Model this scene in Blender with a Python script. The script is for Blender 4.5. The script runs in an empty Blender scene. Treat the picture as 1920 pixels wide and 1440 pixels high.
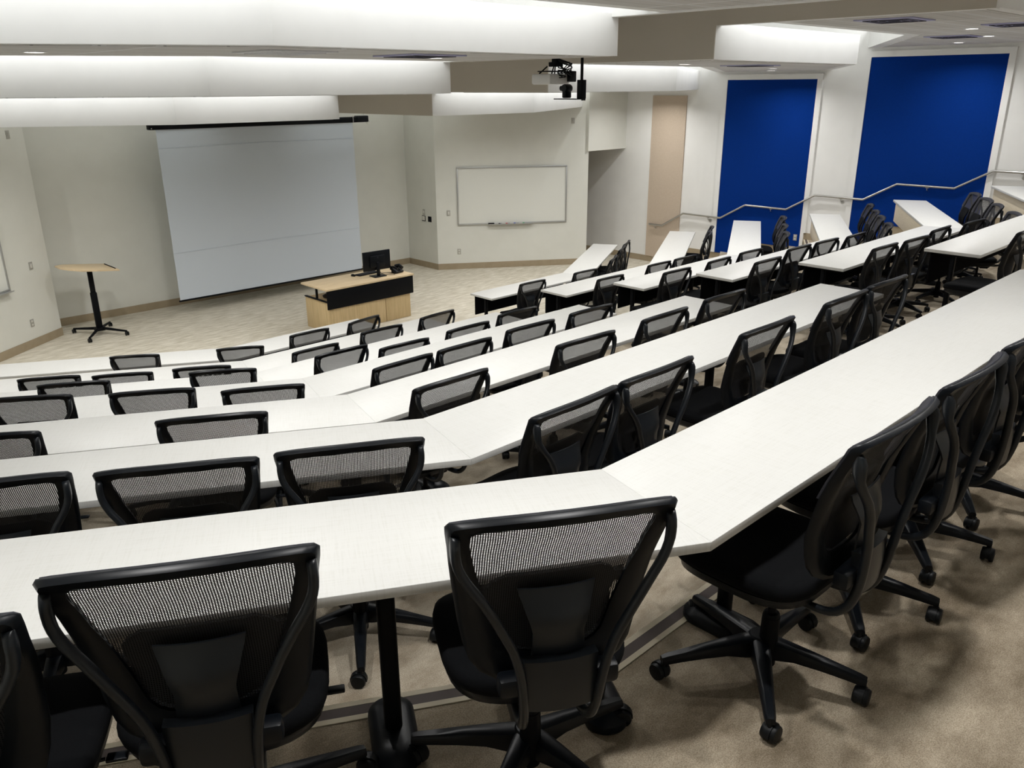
import bpy, bmesh, math, random
from mathutils import Vector, Matrix
random.seed(7)
S = bpy.context.scene
COL = S.collection
R = math.radians

# ------------------------------------------------------------------ camera
CAM_Z = 3.816
def make_camera():
    pitch, roll, yaw = R(19.918), R(-0.296), R(43.993)
    F = Vector((math.sin(yaw)*math.cos(pitch), math.cos(yaw)*math.cos(pitch), -math.sin(pitch)))
    Rt = Vector((math.cos(yaw), -math.sin(yaw), 0)); U = Rt.cross(F)
    R2 = Rt*math.cos(roll)+U*math.sin(roll); U2 = -Rt*math.sin(roll)+U*math.cos(roll)
    cd = bpy.data.cameras.new('camera'); co = bpy.data.objects.new('camera', cd); COL.objects.link(co)
    cd.sensor_width = 36; cd.lens = 36*1536.24/1920; cd.clip_start = .02; cd.clip_end = 80
    co.matrix_world = Matrix(((R2.x, U2.x, -F.x, 0), (R2.y, U2.y, -F.y, 0), (R2.z, U2.z, -F.z, CAM_Z), (0, 0, 0, 1)))
    S.camera = co
make_camera()

# ------------------------------------------------------------------ world, exposure
W = bpy.data.worlds.new('world'); S.world = W; W.use_nodes = True
W.node_tree.nodes['Background'].inputs[0].default_value = (.9, .95, 1, 1)
W.node_tree.nodes['Background'].inputs[1].default_value = 0.15
S.view_settings.view_transform = 'Standard'; S.view_settings.look = 'None'
S.view_settings.exposure = 0.0; S.view_settings.gamma = 1; S.view_settings.use_curve_mapping = False
S.cycles.use_denoising = True
S.cycles.max_bounces = 7; S.cycles.diffuse_bounces = 4; S.cycles.glossy_bounces = 2
S.cycles.transparent_max_bounces = 16; S.cycles.sample_clamp_indirect = 4
S.cycles.caustics_reflective = False; S.cycles.caustics_refractive = False
DOWN_W = 20.0      # watts of one recessed downlight
COVE_W = 8.0      # watts per metre of cove light

# ------------------------------------------------------------------ layout numbers (metres, stage floor = 0)
ROWS = 7                                   # row 1 is the highest one, row 7 stands on the stage floor
T30 = math.tan(R(30)); T15 = math.tan(R(15))
YF = [1.543, 2.925, 4.202, 5.496, 6.77, 8.11, 9.67]       # far edge of the straight desks
BXL = [1.893, 2.226, 2.608, 3.022, 3.26, 3.76, 4.32]         # bend of the far edge, left block
BXR = [12.67, 12.33, 11.93, 11.60, 11.19, 11.02, 10.60]      # bend of the far edge, right block
FLOOR = [1.92-.32*k for k in range(7)]
DEPTH = .508; TOP_T = .03; TOP_H = .72
XL_END, XR_START = 6.28, 8.42
WALL_R, WALL_L, WALL_B = 15.4, -.95, -1.7
ENDR = [None, (14.60, 4.32), (14.39, 5.66), (14.02, 6.925), (14.27, 8.547), (13.99, 9.824), (13.155, 11.14)]

# ------------------------------------------------------------------ materials
def mat(name, col, rough=.6, metal=0, spec=.5, emit=0):
    m = bpy.data.materials.new(name); m.use_nodes = True
    b = m.node_tree.nodes['Principled BSDF']
    b.inputs['Base Color'].default_value = (*col, 1); b.inputs['Roughness'].default_value = rough
    b.inputs['Metallic'].default_value = metal; b.inputs['Specular IOR Level'].default_value = spec
    if emit:
        b.inputs['Emission Color'].default_value = (*col, 1); b.inputs['Emission Strength'].default_value = emit
    return m
def N(m, t, **kw):
    n = m.node_tree.nodes.new(t)
    for k, v in kw.items(): setattr(n, k, v)
    return n
def noisy(m, c1, c2, scale, stretch=(1, 1, 1), detail=4, bump=0, bscale=None, rot=0, lo=.3, hi=.7, bdist=.002):
    """mix two colours by noise, optional bump"""
    nt = m.node_tree; b = nt.nodes['Principled BSDF']
    tc = N(m, 'ShaderNodeTexCoord'); mp = N(m, 'ShaderNodeMapping'); mp.inputs['Scale'].default_value = stretch
    mp.inputs['Rotation'].default_value = (0, 0, rot)
    nz = N(m, 'ShaderNodeTexNoise'); nz.inputs['Scale'].default_value = scale; nz.inputs['Detail'].default_value = detail
    rp = N(m, 'ShaderNodeValToRGB'); rp.color_ramp.elements[0].position = lo; rp.color_ramp.elements[1].position = hi
    rp.color_ramp.elements[0].color = (*c1, 1); rp.color_ramp.elements[1].color = (*c2, 1)
    nt.links.new(tc.outputs['Object'], mp.inputs['Vector']); nt.links.new(mp.outputs['Vector'], nz.inputs['Vector'])
    nt.links.new(nz.outputs['Fac'], rp.inputs['Fac']); nt.links.new(rp.outputs['Color'], b.inputs['Base Color'])
    if bump:
        n2 = N(m, 'ShaderNodeTexNoise'); n2.inputs['Scale'].default_value = bscale or scale*4; n2.inputs['Detail'].default_value = 2
        bp = N(m, 'ShaderNodeBump'); bp.inputs['Strength'].default_value = bump; bp.inputs['Distance'].default_value = bdist
        nt.links.new(tc.outputs['Object'], n2.inputs['Vector']); nt.links.new(n2.outputs['Fac'], bp.inputs['Height'])
        nt.links.new(bp.outputs['Normal'], b.inputs['Normal'])
    return rp
M = {}
M['wall'] = mat('wall_paint', (.74, .745, .69), .75); noisy(M['wall'], (.73, .735, .68), (.76, .765, .71), 3, bump=.06, bscale=220)
M['white'] = mat('white_paint', (.86, .86, .84), .7); noisy(M['white'], (.85, .85, .83), (.88, .88, .86), 3, bump=.05, bscale=220)
M['taupe'] = mat('taupe_tone', (.27, .235, .19), .8); noisy(M['taupe'], (.58, .535, .465), (.60, .555, .485), 2, bump=.05, bscale=220)  # even warm tone, darker than the white surfaces
M['beige'] = mat('beige_fabric', (.56, .46, .36), .95); noisy(M['beige'], (.54, .44, .34), (.60, .50, .40), 60, bump=.2, bscale=500)
M['blue'] = mat('blue_fabric', (.002, .03, .2), .95, spec=.08); noisy(M['blue'], (.0012, .026, .19), (.002, .032, .225), 90, bump=.25, bscale=600)
M['bbase'] = mat('vinyl_base', (.36, .29, .195), .6); noisy(M['bbase'], (.34, .275, .18), (.38, .31, .21), 8)
M['black'] = mat('black_plastic', (.004, .0055, .008), .36, spec=.22)
M['blackm'] = mat('black_steel', (.003, .0035, .005), .5, spec=.12)
M['satin'] = mat('satin_black_plastic', (.009, .0115, .015), .33, spec=.4)
M['matte'] = mat('matte_black_panel', (.004, .004, .005), .95, spec=.05)
M['fabric'] = mat('black_fabric', (.006, .006, .007), .95, spec=.12); noisy(M['fabric'], (.002, .0022, .0028), (.004, .0045, .0055), 400, bump=.3, bscale=900)
M['grayfab'] = mat('charcoal_knit', (.03, .03, .036), .95, spec=.2); noisy(M['grayfab'], (.02, .02, .024), (.05, .05, .06), 500, bump=.3, bscale=900)
M['rubber'] = mat('black_rubber', (.005, .006, .007), .45, spec=.25)
M['steel'] = mat('brushed_steel', (.55, .54, .52), .28, 1)
M['alu'] = mat('aluminium', (.55, .56, .56), .4, .8)
M['birch'] = mat('birch_laminate', (.66, .50, .30), .5)
noisy(M['birch'], (.50, .37, .19), (.62, .47, .26), 3, (14, 14, 1), 5)
M['birchtop'] = mat('birch_top', (.70, .55, .35), .45)
noisy(M['birchtop'], (.64, .49, .30), (.76, .61, .40), 3, (1.5, 14, 1), 5)
M['birchpale'] = mat('pale_birch_panel', (.80, .70, .52), .5)
noisy(M['birchpale'], (.76, .66, .48), (.85, .75, .57), 3, (2, 2, 16), 5)
M['plate'] = mat('wall_plate_steel', (.45, .44, .40), .45, .3)
M['ivory'] = mat('ivory_plastic', (.72, .71, .66), .5)
M['board'] = mat('whiteboard_enamel', (.80, .81, .76), .25)
M['screen'] = mat('screen_vinyl', (.60, .66, .73), .8)
M['lens'] = mat('lit_lens', (1, .97, .92), .5, emit=14)
M['ring'] = mat('trim_ring', (.75, .75, .76), .4)
M['lilac'] = mat('vent_enamel', (.44, .44, .66), .5)
M['ventd'] = mat('vent_slot', (.05, .05, .07), .6)
M['projw'] = mat('projector_shell', (.75, .75, .74), .45)
M['red'] = mat('marker_red', (.6, .03, .03), .4); M['green'] = mat('marker_green', (.03, .35, .12), .4)
M['mblue'] = mat('marker_blue', (.03, .08, .5), .4)
M['cream'] = mat('cream_nosing', (.62, .55, .41), .6); M['brown'] = mat('brown_nosing', (.085, .065, .06), .7)

def top_material():
    m = mat('linen_laminate', (.83, .83, .79), .42, spec=.4)
    nt = m.node_tree; b = nt.nodes['Principled BSDF']; tc = N(m, 'ShaderNodeTexCoord')
    outs = []
    for sc in ((260, 9, 1), (9, 260, 1)):
        mp = N(m, 'ShaderNodeMapping'); mp.inputs['Scale'].default_value = sc
        nz = N(m, 'ShaderNodeTexNoise'); nz.inputs['Scale'].default_value = 1; nz.inputs['Detail'].default_value = 3
        nt.links.new(tc.outputs['Object'], mp.inputs['Vector']); nt.links.new(mp.outputs['Vector'], nz.inputs['Vector']); outs.append(nz)
    mx = N(m, 'ShaderNodeMath', operation='ADD'); nt.links.new(outs[0].outputs['Fac'], mx.inputs[0]); nt.links.new(outs[1].outputs['Fac'], mx.inputs[1])
    rp = N(m, 'ShaderNodeValToRGB'); rp.color_ramp.elements[0].position = .75; rp.color_ramp.elements[1].position = 1.2
    rp.color_ramp.elements[0].color = (.61, .608, .58, 1); rp.color_ramp.elements[1].color = (.655, .655, .634, 1)
    nt.links.new(mx.outputs[0], rp.inputs['Fac']); nt.links.new(rp.outputs['Color'], b.inputs['Base Color'])
    return m
M['top'] = top_material()

def carpet(name, dark, light, streak):
    """cut pile carpet: broad mottling, fine fibres, tile seams"""
    m = mat(name, light, .98, spec=.05)
    nt = m.node_tree; b = nt.nodes['Principled BSDF']; tc = N(m, 'ShaderNodeTexCoord')
    mp = N(m, 'ShaderNodeMapping'); mp.inputs['Scale'].default_value = streak; mp.inputs['Rotation'].default_value = (0, 0, R(8))
    nt.links.new(tc.outputs['Object'], mp.inputs['Vector'])
    n1 = N(m, 'ShaderNodeTexNoise'); n1.inputs['Scale'].default_value = 3.2; n1.inputs['Detail'].default_value = 6; n1.inputs['Roughness'].default_value = .62
    n2 = N(m, 'ShaderNodeTexNoise'); n2.inputs['Scale'].default_value = 260; n2.inputs['Detail'].default_value = 2
    nt.links.new(mp.outputs['Vector'], n1.inputs['Vector']); nt.links.new(tc.outputs['Object'], n2.inputs['Vector'])
    rp = N(m, 'ShaderNodeValToRGB'); rp.color_ramp.elements[0].position = .36; rp.color_ramp.elements[1].position = .64
    rp.color_ramp.elements[0].color = (*dark, 1); rp.color_ramp.elements[1].color = (*light, 1)
    nt.links.new(n1.outputs['Fac'], rp.inputs['Fac'])
    r2 = N(m, 'ShaderNodeValToRGB'); r2.color_ramp.elements[0].position = .35; r2.color_ramp.elements[1].position = .65
    r2.color_ramp.elements[0].color = (.62, .60, .57, 1); r2.color_ramp.elements[1].color = (1.0, 1.0, 1.0, 1)
    nt.links.new(n2.outputs['Fac'], r2.inputs['Fac'])
    mx = N(m, 'ShaderNodeMix', data_type='RGBA', blend_type='MULTIPLY'); mx.inputs[0].default_value = 1
    nt.links.new(rp.outputs['Color'], mx.inputs[6]); nt.links.new(r2.outputs['Color'], mx.inputs[7])
    nt.links.new(mx.outputs[2], b.inputs['Base Color'])
    bp = N(m, 'ShaderNodeBump'); bp.inputs['Strength'].default_value = .5; bp.inputs['Distance'].default_value = .004
    nt.links.new(n2.outputs['Fac'], bp.inputs['Height']); nt.links.new(bp.outputs['Normal'], b.inputs['Normal'])
    return m
M['carpet'] = carpet('tier_carpet', (.35, .295, .22), (.64, .57, .46), (1, 1.6, 1))
M['carpet_rear'] = carpet('rear_tier_carpet', (.28, .228, .163), (.53, .455, .35), (1, 1.6, 1))  # same pattern as the other tiers, in darker colours
M['stage'] = carpet('stage_floor', (.60, .555, .45), (.84, .80, .70), (1.2, 5, 1))

def tile_material():
    m = mat('ceiling_tile', (.62, .61, .59), .9)
    nt = m.node_tree; b = nt.nodes['Principled BSDF']; tc = N(m, 'ShaderNodeTexCoord')
    br = N(m, 'ShaderNodeTexBrick', offset=0.0); br.inputs['Scale'].default_value = 1
    br.inputs['Color1'].default_value = (.60, .585, .56, 1); br.inputs['Color2'].default_value = (.64, .625, .60, 1)
    br.inputs['Mortar'].default_value = (.78, .78, .78, 1); br.inputs['Mortar Size'].default_value = .022; br.inputs['Mortar Smooth'].default_value = 0
    br.inputs['Brick Width'].default_value = 1.2; br.inputs['Row Height'].default_value = .6
    b2 = N(m, 'ShaderNodeTexBrick', offset=0.0); b2.inputs['Scale'].default_value = 1
    b2.inputs['Color1'].default_value = (1, 1, 1, 1); b2.inputs['Color2'].default_value = (1, 1, 1, 1); b2.inputs['Mortar'].default_value = (.55, .55, .55, 1)
    b2.inputs['Mortar Size'].default_value = .005; b2.inputs['Brick Width'].default_value = 60; b2.inputs['Row Height'].default_value = .2
    mx = N(m, 'ShaderNodeMix', data_type='RGBA', blend_type='MULTIPLY'); mx.inputs[0].default_value = 1
    nt.links.new(tc.outputs['Object'], br.inputs['Vector']); nt.links.new(tc.outputs['Object'], b2.inputs['Vector'])
    nt.links.new(br.outputs['Color'], mx.inputs[6]); nt.links.new(b2.outputs['Color'], mx.inputs[7]); nt.links.new(mx.outputs[2], b.inputs['Base Color'])
    return m
M['tile'] = tile_material()

def mesh_material():
    """woven black mesh: black threads with real see-through diamond holes"""
    m = mat('woven_mesh', (.012, .012, .014), .7)
    nt = m.node_tree; b = nt.nodes['Principled BSDF']; out = nt.nodes['Material Output']
    tc = N(m, 'ShaderNodeTexCoord'); sp = N(m, 'ShaderNodeSeparateXYZ'); nt.links.new(tc.outputs['Object'], sp.inputs[0])
    def sine(sock, per):
        a = N(m, 'ShaderNodeMath', operation='MULTIPLY'); a.inputs[1].default_value = 2*math.pi/per
        s = N(m, 'ShaderNodeMath', operation='COSINE'); nt.links.new(sock, a.inputs[0]); nt.links.new(a.outputs[0], s.inputs[0]); return s.outputs[0]
    a = sine(sp.outputs['X'], .0110); c = sine(sp.outputs['Z'], .0100)
    ml = N(m, 'ShaderNodeMath', operation='MULTIPLY'); nt.links.new(a, ml.inputs[0]); nt.links.new(c, ml.inputs[1])
    gt = N(m, 'ShaderNodeMath', operation='GREATER_THAN'); gt.inputs[1].default_value = .67
    ab = N(m, 'ShaderNodeMath', operation='ABSOLUTE'); nt.links.new(ml.outputs[0], ab.inputs[0]); nt.links.new(ab.outputs[0], gt.inputs[0])
    tr = N(m, 'ShaderNodeBsdfTransparent'); ms = N(m, 'ShaderNodeMixShader')
    nt.links.new(gt.outputs[0], ms.inputs[0]); nt.links.new(b.outputs[0], ms.inputs[1]); nt.links.new(tr.outputs[0], ms.inputs[2])
    nt.links.new(ms.outputs[0], out.inputs['Surface'])
    return m
M['mesh'] = mesh_material()

# ------------------------------------------------------------------ mesh helpers
class MB:
    def __init__(s): s.v = []; s.f = []
    def add(s, v, f):
        o = len(s.v); s.v += [tuple(p) for p in v]; s.f += [tuple(i+o for i in q) for q in f]; return s
    def bm(s, b):
        b.verts.index_update(); return s.add([p.co[:] for p in b.verts], [[p.index for p in q.verts] for q in b.faces])
    def box(s, c, d, bev=0, rot=None, seg=2):
        b = bmesh.new(); bmesh.ops.create_cube(b, size=1)
        for p in b.verts: p.co = Vector((p.co.x*d[0], p.co.y*d[1], p.co.z*d[2]))
        if bev: bmesh.ops.bevel(b, geom=b.edges[:], offset=bev, segments=seg, profile=.5, affect='EDGES')
        mt = Matrix.Translation(c)
        if rot is not None: mt = mt @ rot.to_4x4()
        b.transform(mt); s.bm(b); b.free(); return s
    def prism(s, poly, z0, z1, bev=0):
        a = sum(poly[i-1][0]*poly[i][1]-poly[i][0]*poly[i-1][1] for i in range(len(poly)))
        if a < 0: poly = poly[::-1]
        n = len(poly); v = [(x, y, z0) for x, y in poly]+[(x, y, z1) for x, y in poly]
        f = [tuple(range(n))[::-1], tuple(range(n, 2*n))]+[(i, (i+1) % n, n+(i+1) % n, n+i) for i in range(n)]
        if bev:
            b = bmesh.new(); vs = [b.verts.new(p) for p in v]
            for q in f: b.faces.new([vs[i] for i in q])
            bmesh.ops.bevel(b, geom=b.edges[:], offset=bev, segments=2, profile=.5, affect='EDGES'); s.bm(b); b.free(); return s
        return s.add(v, f)
    def ring(s, secs, closed=False, cap=True):
        """loft closed sections"""
        n = len(secs[0]); m = len(secs); v = [p for q in secs for p in q]; f = []
        for i in range(m if closed else m-1):
            j = (i+1) % m
            for k in range(n): f.append((i*n+k, i*n+(k+1) % n, j*n+(k+1) % n, j*n+k))
        if cap and not closed: f += [tuple(range(n))[::-1], tuple(range((m-1)*n, m*n))]
        return s.add(v, f)
    def tube(s, path, r, n=10, ry=None, closed=False, cap=True):
        """r, ry: radius or list; ry flattens along the second axis"""
        P = [Vector(p) for p in path]; m = len(P); secs = []; prev = None
        for i in range(m):
            t = (P[(i+1) % m]-P[i-1]) if closed else (P[min(i+1, m-1)]-P[max(i-1, 0)])
            t.normalize()
            u = prev if prev is not None else (Vector((0, 0, 1)) if abs(t.z) < .9 else Vector((0, 1, 0)))
            u = (u-t*u.dot(t)).normalized(); prev = u; w = t.cross(u)
            ra = r[i] if isinstance(r, (list, tuple)) else r; rb = (ry[i] if isinstance(ry, (list, tuple)) else ry) if ry else ra
            secs.append([P[i]+u*ra*math.cos(2*math.pi*k/n)+w*rb*math.sin(2*math.pi*k/n) for k in range(n)])
        return s.ring(secs, closed, cap)
    def lathe(s, prof, n=20, c=(0, 0, 0), axis='Z'):
        secs = []
        for r, h in prof:
            q = []
            for k in range(n):
                a = 2*math.pi*k/n; x, y = r*math.cos(a), r*math.sin(a)
                p = (x, y, h) if axis == 'Z' else ((h, x, y) if axis == 'X' else (y, h, x))
                q.append((p[0]+c[0], p[1]+c[1], p[2]+c[2]))
            secs.append(q)
        return s.ring(secs)
    def grid(s, rows, th=None):
        """rows of points -> sheet; th: thickness vector function"""
        n = len(rows[0]); m = len(rows); v = [tuple(p) for q in rows for p in q]
        f = [(i*n+k, i*n+k+1, (i+1)*n+k+1, (i+1)*n+k) for i in range(m-1) for k in range(n-1)]
        if th is None: return s.add(v, f)
        w = [tuple(Vector(p)+Vector(th)) for p in v]; o = len(v)
        g = f+[tuple(o+i for i in q[::-1]) for q in f]
        edge = [i for i in range(n)]+[i*n+n-1 for i in range(1, m)]+[(m-1)*n+k for k in range(n-2, -1, -1)]+[i*n for i in range(m-2, 0, -1)]
        for a, b_ in zip(edge, edge[1:]+edge[:1]): g.append((b_, a, o+a, o+b_))
        return s.add(v+w, g)
    def build(s, name, material, parent=None, smooth=True, angle=35):
        me = bpy.data.meshes.new(name); me.from_pydata(s.v, [], s.f); me.update()
        b = bmesh.new(); b.from_mesh(me); bmesh.ops.recalc_face_normals(b, faces=b.faces); b.to_mesh(me); b.free()
        if smooth:
            me.polygons.foreach_set('use_smooth', [True]*len(me.polygons)); me.set_sharp_from_angle(angle=R(angle))
        me.materials.append(material)
        o = bpy.data.objects.new(name, me); COL.objects.link(o)
        if parent: o.parent = parent
        return o
def interp(keys, t):
    if t <= keys[0][0]: return keys[0][1]
    for (a, x), (b, y) in zip(keys, keys[1:]):
        if t <= b:
            u = (t-a)/(b-a); u = u*u*(3-2*u)*.35+u*.65; return x+(y-x)*u
    return keys[-1][1]
def empty(name, loc=(0, 0, 0), rz=0):
    o = bpy.data.objects.new(name, None); COL.objects.link(o); o.location = loc; o.rotation_euler = (0, 0, rz); o.empty_display_size = .1; return o
def tag(o, label=None, cat=None, group=None, kind=None):
    if label: o['label'] = label
    if cat: o['category'] = cat
    if group: o['group'] = group
    if kind: o['kind'] = kind
    return o
def struct(mb, name, material, label=None, **kw):
    o = mb.build(name, material, smooth=False, **kw); o['kind'] = 'structure'
    if label: o['label'] = label
    return o
def children(o): return [c for c in bpy.data.objects if c.parent == o]
def wallbox(p, q, z0, z1, th, side=1):
    """polygon of a wall of thickness th behind the line p-q"""
    d = Vector((q[0]-p[0], q[1]-p[1])).normalized(); n = Vector((-d.y, d.x))*th*side
    return [p, q, (q[0]+n.x, q[1]+n.y), (p[0]+n.x, p[1]+n.y)], z0, z1

# ------------------------------------------------------------------ floors and tiers
def row_line(y, bl, br, x0=WALL_L, x1=WALL_R):
    return [(x0, y+(bl-x0)*T30), (bl, y), (br, y), (x1, y+(x1-br)*T30)]
struct(MB().prism([(WALL_L-.2, WALL_B-.2), (16.2, WALL_B-.2), (16.2, 21.5), (WALL_L-.2, 21.5)], -.12, 0), 'floor', M['stage'], 'pale streaked floor of the stage area')
for k in range(5, -1, -1):
    yr = YF[k]-.045
    poly = row_line(yr, BXL[k]-.02, BXR[k]+.02)+[(WALL_R, WALL_B), (WALL_L, WALL_B)]
    struct(MB().prism(poly, FLOOR[k+1], FLOOR[k]), 'floor', M['carpet_rear' if k == 0 else 'carpet'], 'carpeted seating tier')
def strip(line, off0, off1, z0, z1):
    """ribbon parallel to a row line"""
    def shift(o):
        y = line[1][1]+o; bl = line[1][0]+o*T15; br = line[2][0]-o*T15
        return row_line(y, bl, br)
    a = shift(off0); b = shift(off1); m = MB()
    for i in range(3): m.prism([a[i], a[i+1], b[i+1], b[i]], z0, z1)
    return m
for k in range(5, -1, -1):
    ln = row_line(YF[k]-.045, BXL[k]-.02, BXR[k]+.02); z = FLOOR[k]
    struct(strip(ln, .004, -.018, z-.04, z+.004), 'trim_1', M['cream'])
    struct(strip(ln, -.018, -.062, z-.01, z+.003), 'trim_2', M['brown'])
    struct(strip(ln, -.062, -.084, z-.01, z+.004), 'trim_3', M['cream'])
for k in range(0, 6):          # half steps in the middle aisle and along the right wall
    yr = YF[k]-.045; zl = FLOOR[k+1]
    struct(MB().prism([(6.42, yr), (8.30, yr), (8.30, yr+.32), (6.42, yr+.32)], zl, zl+.16), 'floor', M['carpet'], 'half step in the middle aisle')
    xa, xb = 14.62, WALL_R; f = lambda x: yr+(x-BXR[k]-.02)*T30
    struct(MB().prism([(xa, f(xa)), (xb, f(xb)), (xb, f(xb)+.34), (xa, f(xa)+.34)], zl, zl+.16), 'floor', M['carpet'], 'half step beside the right wall')

# ------------------------------------------------------------------ walls
HT = 5.6
LW_A, LW_B = (3.71, 14.52), (-.95, 10.96)       # slanted wall left of the stage
RW_A, RW_B = (11.35, 14.09), (14.15, 12.20)     # slanted wall right of the stage
FY = 15.13
def wall(name, p, q, z0, z1, m, side=1, th=.15, label=None):
    poly, a, b = wallbox(p, q, z0, z1, th, side); return struct(MB().prism(poly, a, b), name, m, label)
wall('wall_front', (3.5, FY), (11.35, FY), 0, HT, M['wall'])
wall('wall_front_left', LW_B, LW_A, 0, HT, M['wall'])
wall('wall_front_left', (3.69, 14.54), (3.69, 15.2), 0, HT, M['wall'], th=.1)
wall('wall_front_right', RW_A, RW_B, 0, HT, M['wall'])
wall('wall_front_right', (11.35, 15.2), RW_A, 0, HT, M['wall'])
wall('wall_front_right', (14.15, 12.33), (14.15, 21.4), 0, HT, M['taupe'], th=.15)  # unseen side wall, coloured dark to dim the passage
wall('wall_front_right', (14.1, 12.17), (15.5, 12.17), 2.49, HT, M['wall'], th=.2)          # header over the passage
wall('wall_front_right', (14.0, 21.3), (15.6, 21.3), 0, HT, M['taupe'])  # unseen end wall, set far back and coloured dark to dim the passage
wall('wall_right', (WALL_R, 21.4), (WALL_R, WALL_B-.1), 0, HT, M['white'], th=.2)
wall('wall_left', (WALL_L, WALL_B), (WALL_L, 11.2), 0, HT, M['wall'], th=.2)
wall('wall_back', (16, WALL_B), (WALL_L-.2, WALL_B), 0, HT, M['white'], th=.2)
struct(MB().prism([(WALL_L-.2, WALL_B-.2), (16.2, WALL_B-.2), (16.2, 21.5), (WALL_L-.2, 21.5)], HT-.1, HT+.1), 'ceiling', M['white'], 'white upper ceiling')
struct(MB().prism([(14.15, 12.3), (15.4, 12.3), (15.4, 21.3), (14.15, 21.3)], 2.49, 2.6), 'ceiling', M['taupe'], 'unseen low ceiling added to darken the passage')  # added to block light from the passage; its dark colour cuts bounce
# skirting
def base(name, p, q, z, h=.13, side=-1):
    poly, a, b = wallbox(p, q, z, z+h, .012, side); return struct(MB().prism(poly, a, b), name, M['bbase'])
base('baseboard_front', (3.69, FY), (11.35, FY), 0)
base('baseboard_left', LW_B, LW_A, 0)
base('baseboard_front_right', (11.35, FY), RW_A, 0)
base('baseboard_front_right', RW_A, RW_B, 0)
WY = [YF[k]-.045+(WALL_R-BXR[k]-.02)*T30 for k in range(6)]      # tier edges along the right wall
base('baseboard_right', (WALL_R, 21.3), (WALL_R, WY[5]), 0)
for k in range(5, -1, -1): base('baseboard_right', (WALL_R, WY[k]), (WALL_R, WY[k-1] if k else WALL_B), FLOOR[k])

# ------------------------------------------------------------------ ceiling clouds and bulkheads
XL, XR = 6.56, 8.20
BOT = {'A': 4.436, 'B': 4.086, 'C': 3.748, 'D': 3.41}
SPAN = {'A': (2.6, 4.80), 'B': (5.33, 7.46), 'C': (7.80, 9.85), 'D': (10.2, 12.4)}
TH = .37
def bend_l(y): return 2.96+.27*(y-5.33)
def bend_r(y): return 14.66-bend_l(y)
def left_line(y, x1=XL-.10, x0=WALL_L): return [(x0, y+(bend_l(y)-x0)*T30), (bend_l(y), y), (x1, y)]
def right_line(y, x0=XR+.10, x1=WALL_R): return [(x0, y), (bend_r(y), y), (x1, y+(x1-bend_r(y))*T30)]
def cut_left(p):  # keep clouds off the slanted wall
    return p
for key in 'ABCD':
    z = BOT[key]; y0, y1 = SPAN[key]
    for fn, lab in ((left_line, 'left'), (right_line, 'right')):
        a = fn(y0); b = fn(y1)
        struct(MB().prism(a+b[::-1], z, z+TH), 'ceiling_cloud', M['white'], 'white stepped ceiling cloud on the %s side' % lab)
        # acoustic tile field let into the underside
        if fn is left_line: a = left_line(y0+.14, XL-.16); b = left_line(y1-.2, XL-.16)
        else: a = right_line(y0+.14, XR+.16, WALL_R-.16); b = right_line(y1-.2, XR+.16, WALL_R-.16)
        struct(MB().prism(a+b[::-1], z-.006, z+.01), 'ceiling_tile', M['tile'], 'acoustic tiles under the ceiling cloud')
z = 4.79                                     # cloud above the camera
for fn in (left_line, right_line):
    a = fn(-.6); b = fn(2.25); struct(MB().prism([(x, max(y, WALL_B)) for x, y in a]+b[::-1], z, z+TH), 'ceiling_cloud', M['white'])
def bulkhead(x0, x1, face, material):
    """stepped wall hanging over the edge of the middle aisle"""
    st = [(WALL_B, 4.79), (2.6, 4.79), (2.6, 4.425), (5.33, 4.425), (5.33, 4.09), (7.8, 4.09), (7.8, 3.75), (10.2, 3.75), (10.2, 3.412), (15.05, 3.412)]
    poly = st+[(15.05, HT-.1), (WALL_B, HT-.1)]
    v = [(x0, y, z) for y, z in poly]+[(x1, y, z) for y, z in poly]; n = len(poly)
    f = [tuple(range(n)), tuple(range(n, 2*n))[::-1]]+[(i, n+i, n+(i+1) % n, (i+1) % n) for i in range(n)]
    return struct(MB().add(v, f), 'ceiling_bulkhead', material)
bulkhead(XL-.10, XL, 0, M['white'])
bulkhead(XR+.012, XR+.10, 0, M['white'])
bulkhead(XR, XR+.012, 0, M['taupe'])

# ------------------------------------------------------------------ lights
def area(name, loc, rot, sx, sy, power, col=(1, .985, .965), shape='RECTANGLE', spread=180):
    l = bpy.data.lights.new(name, 'AREA'); l.shape = shape; l.size = sx
    if shape in ('RECTANGLE', 'ELLIPSE'): l.size_y = sy
    l.energy = power; l.color = col; l.spread = R(spread)
    o = bpy.data.objects.new(name, l); COL.objects.link(o); o.location = loc; o.rotation_euler = rot; return o
def cove(x0, y0, x1, y1, z):
    """linear strip on top of a cloud's front lip, washing the next fascia"""
    d = Vector((x1-x0, y1-y0, 0)); L = d.length; ang = math.atan2(d.y, d.x)
    area('cove_light', ((x0+x1)/2, (y0+y1)/2, z), (R(98), 0, ang), L*.96, .05, COVE_W*L, (.98, .99, 1))
for nxt, prev in (('B', 'A'), ('C', 'B'), ('D', 'C')):
    z = BOT[prev]+TH+.05; y = SPAN[prev][1]-.02
    for ln in (left_line(y, XL-.12), right_line(y, XR+.14)):
        for (a, b) in zip(ln, ln[1:]): cove(a[0], a[1], b[0], b[1], z-.3 if False else z)
ln = right_line(2.15, XR+.14)
for (a, b) in zip(ln, ln[1:]): cove(a[0], a[1], b[0], b[1], 4.79+TH+.05)
ln = left_line(2.15, XL-.12)
for (a, b) in zip(ln, ln[1:]): cove(a[0], a[1], b[0], b[1], 4.79+TH+.05)

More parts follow.
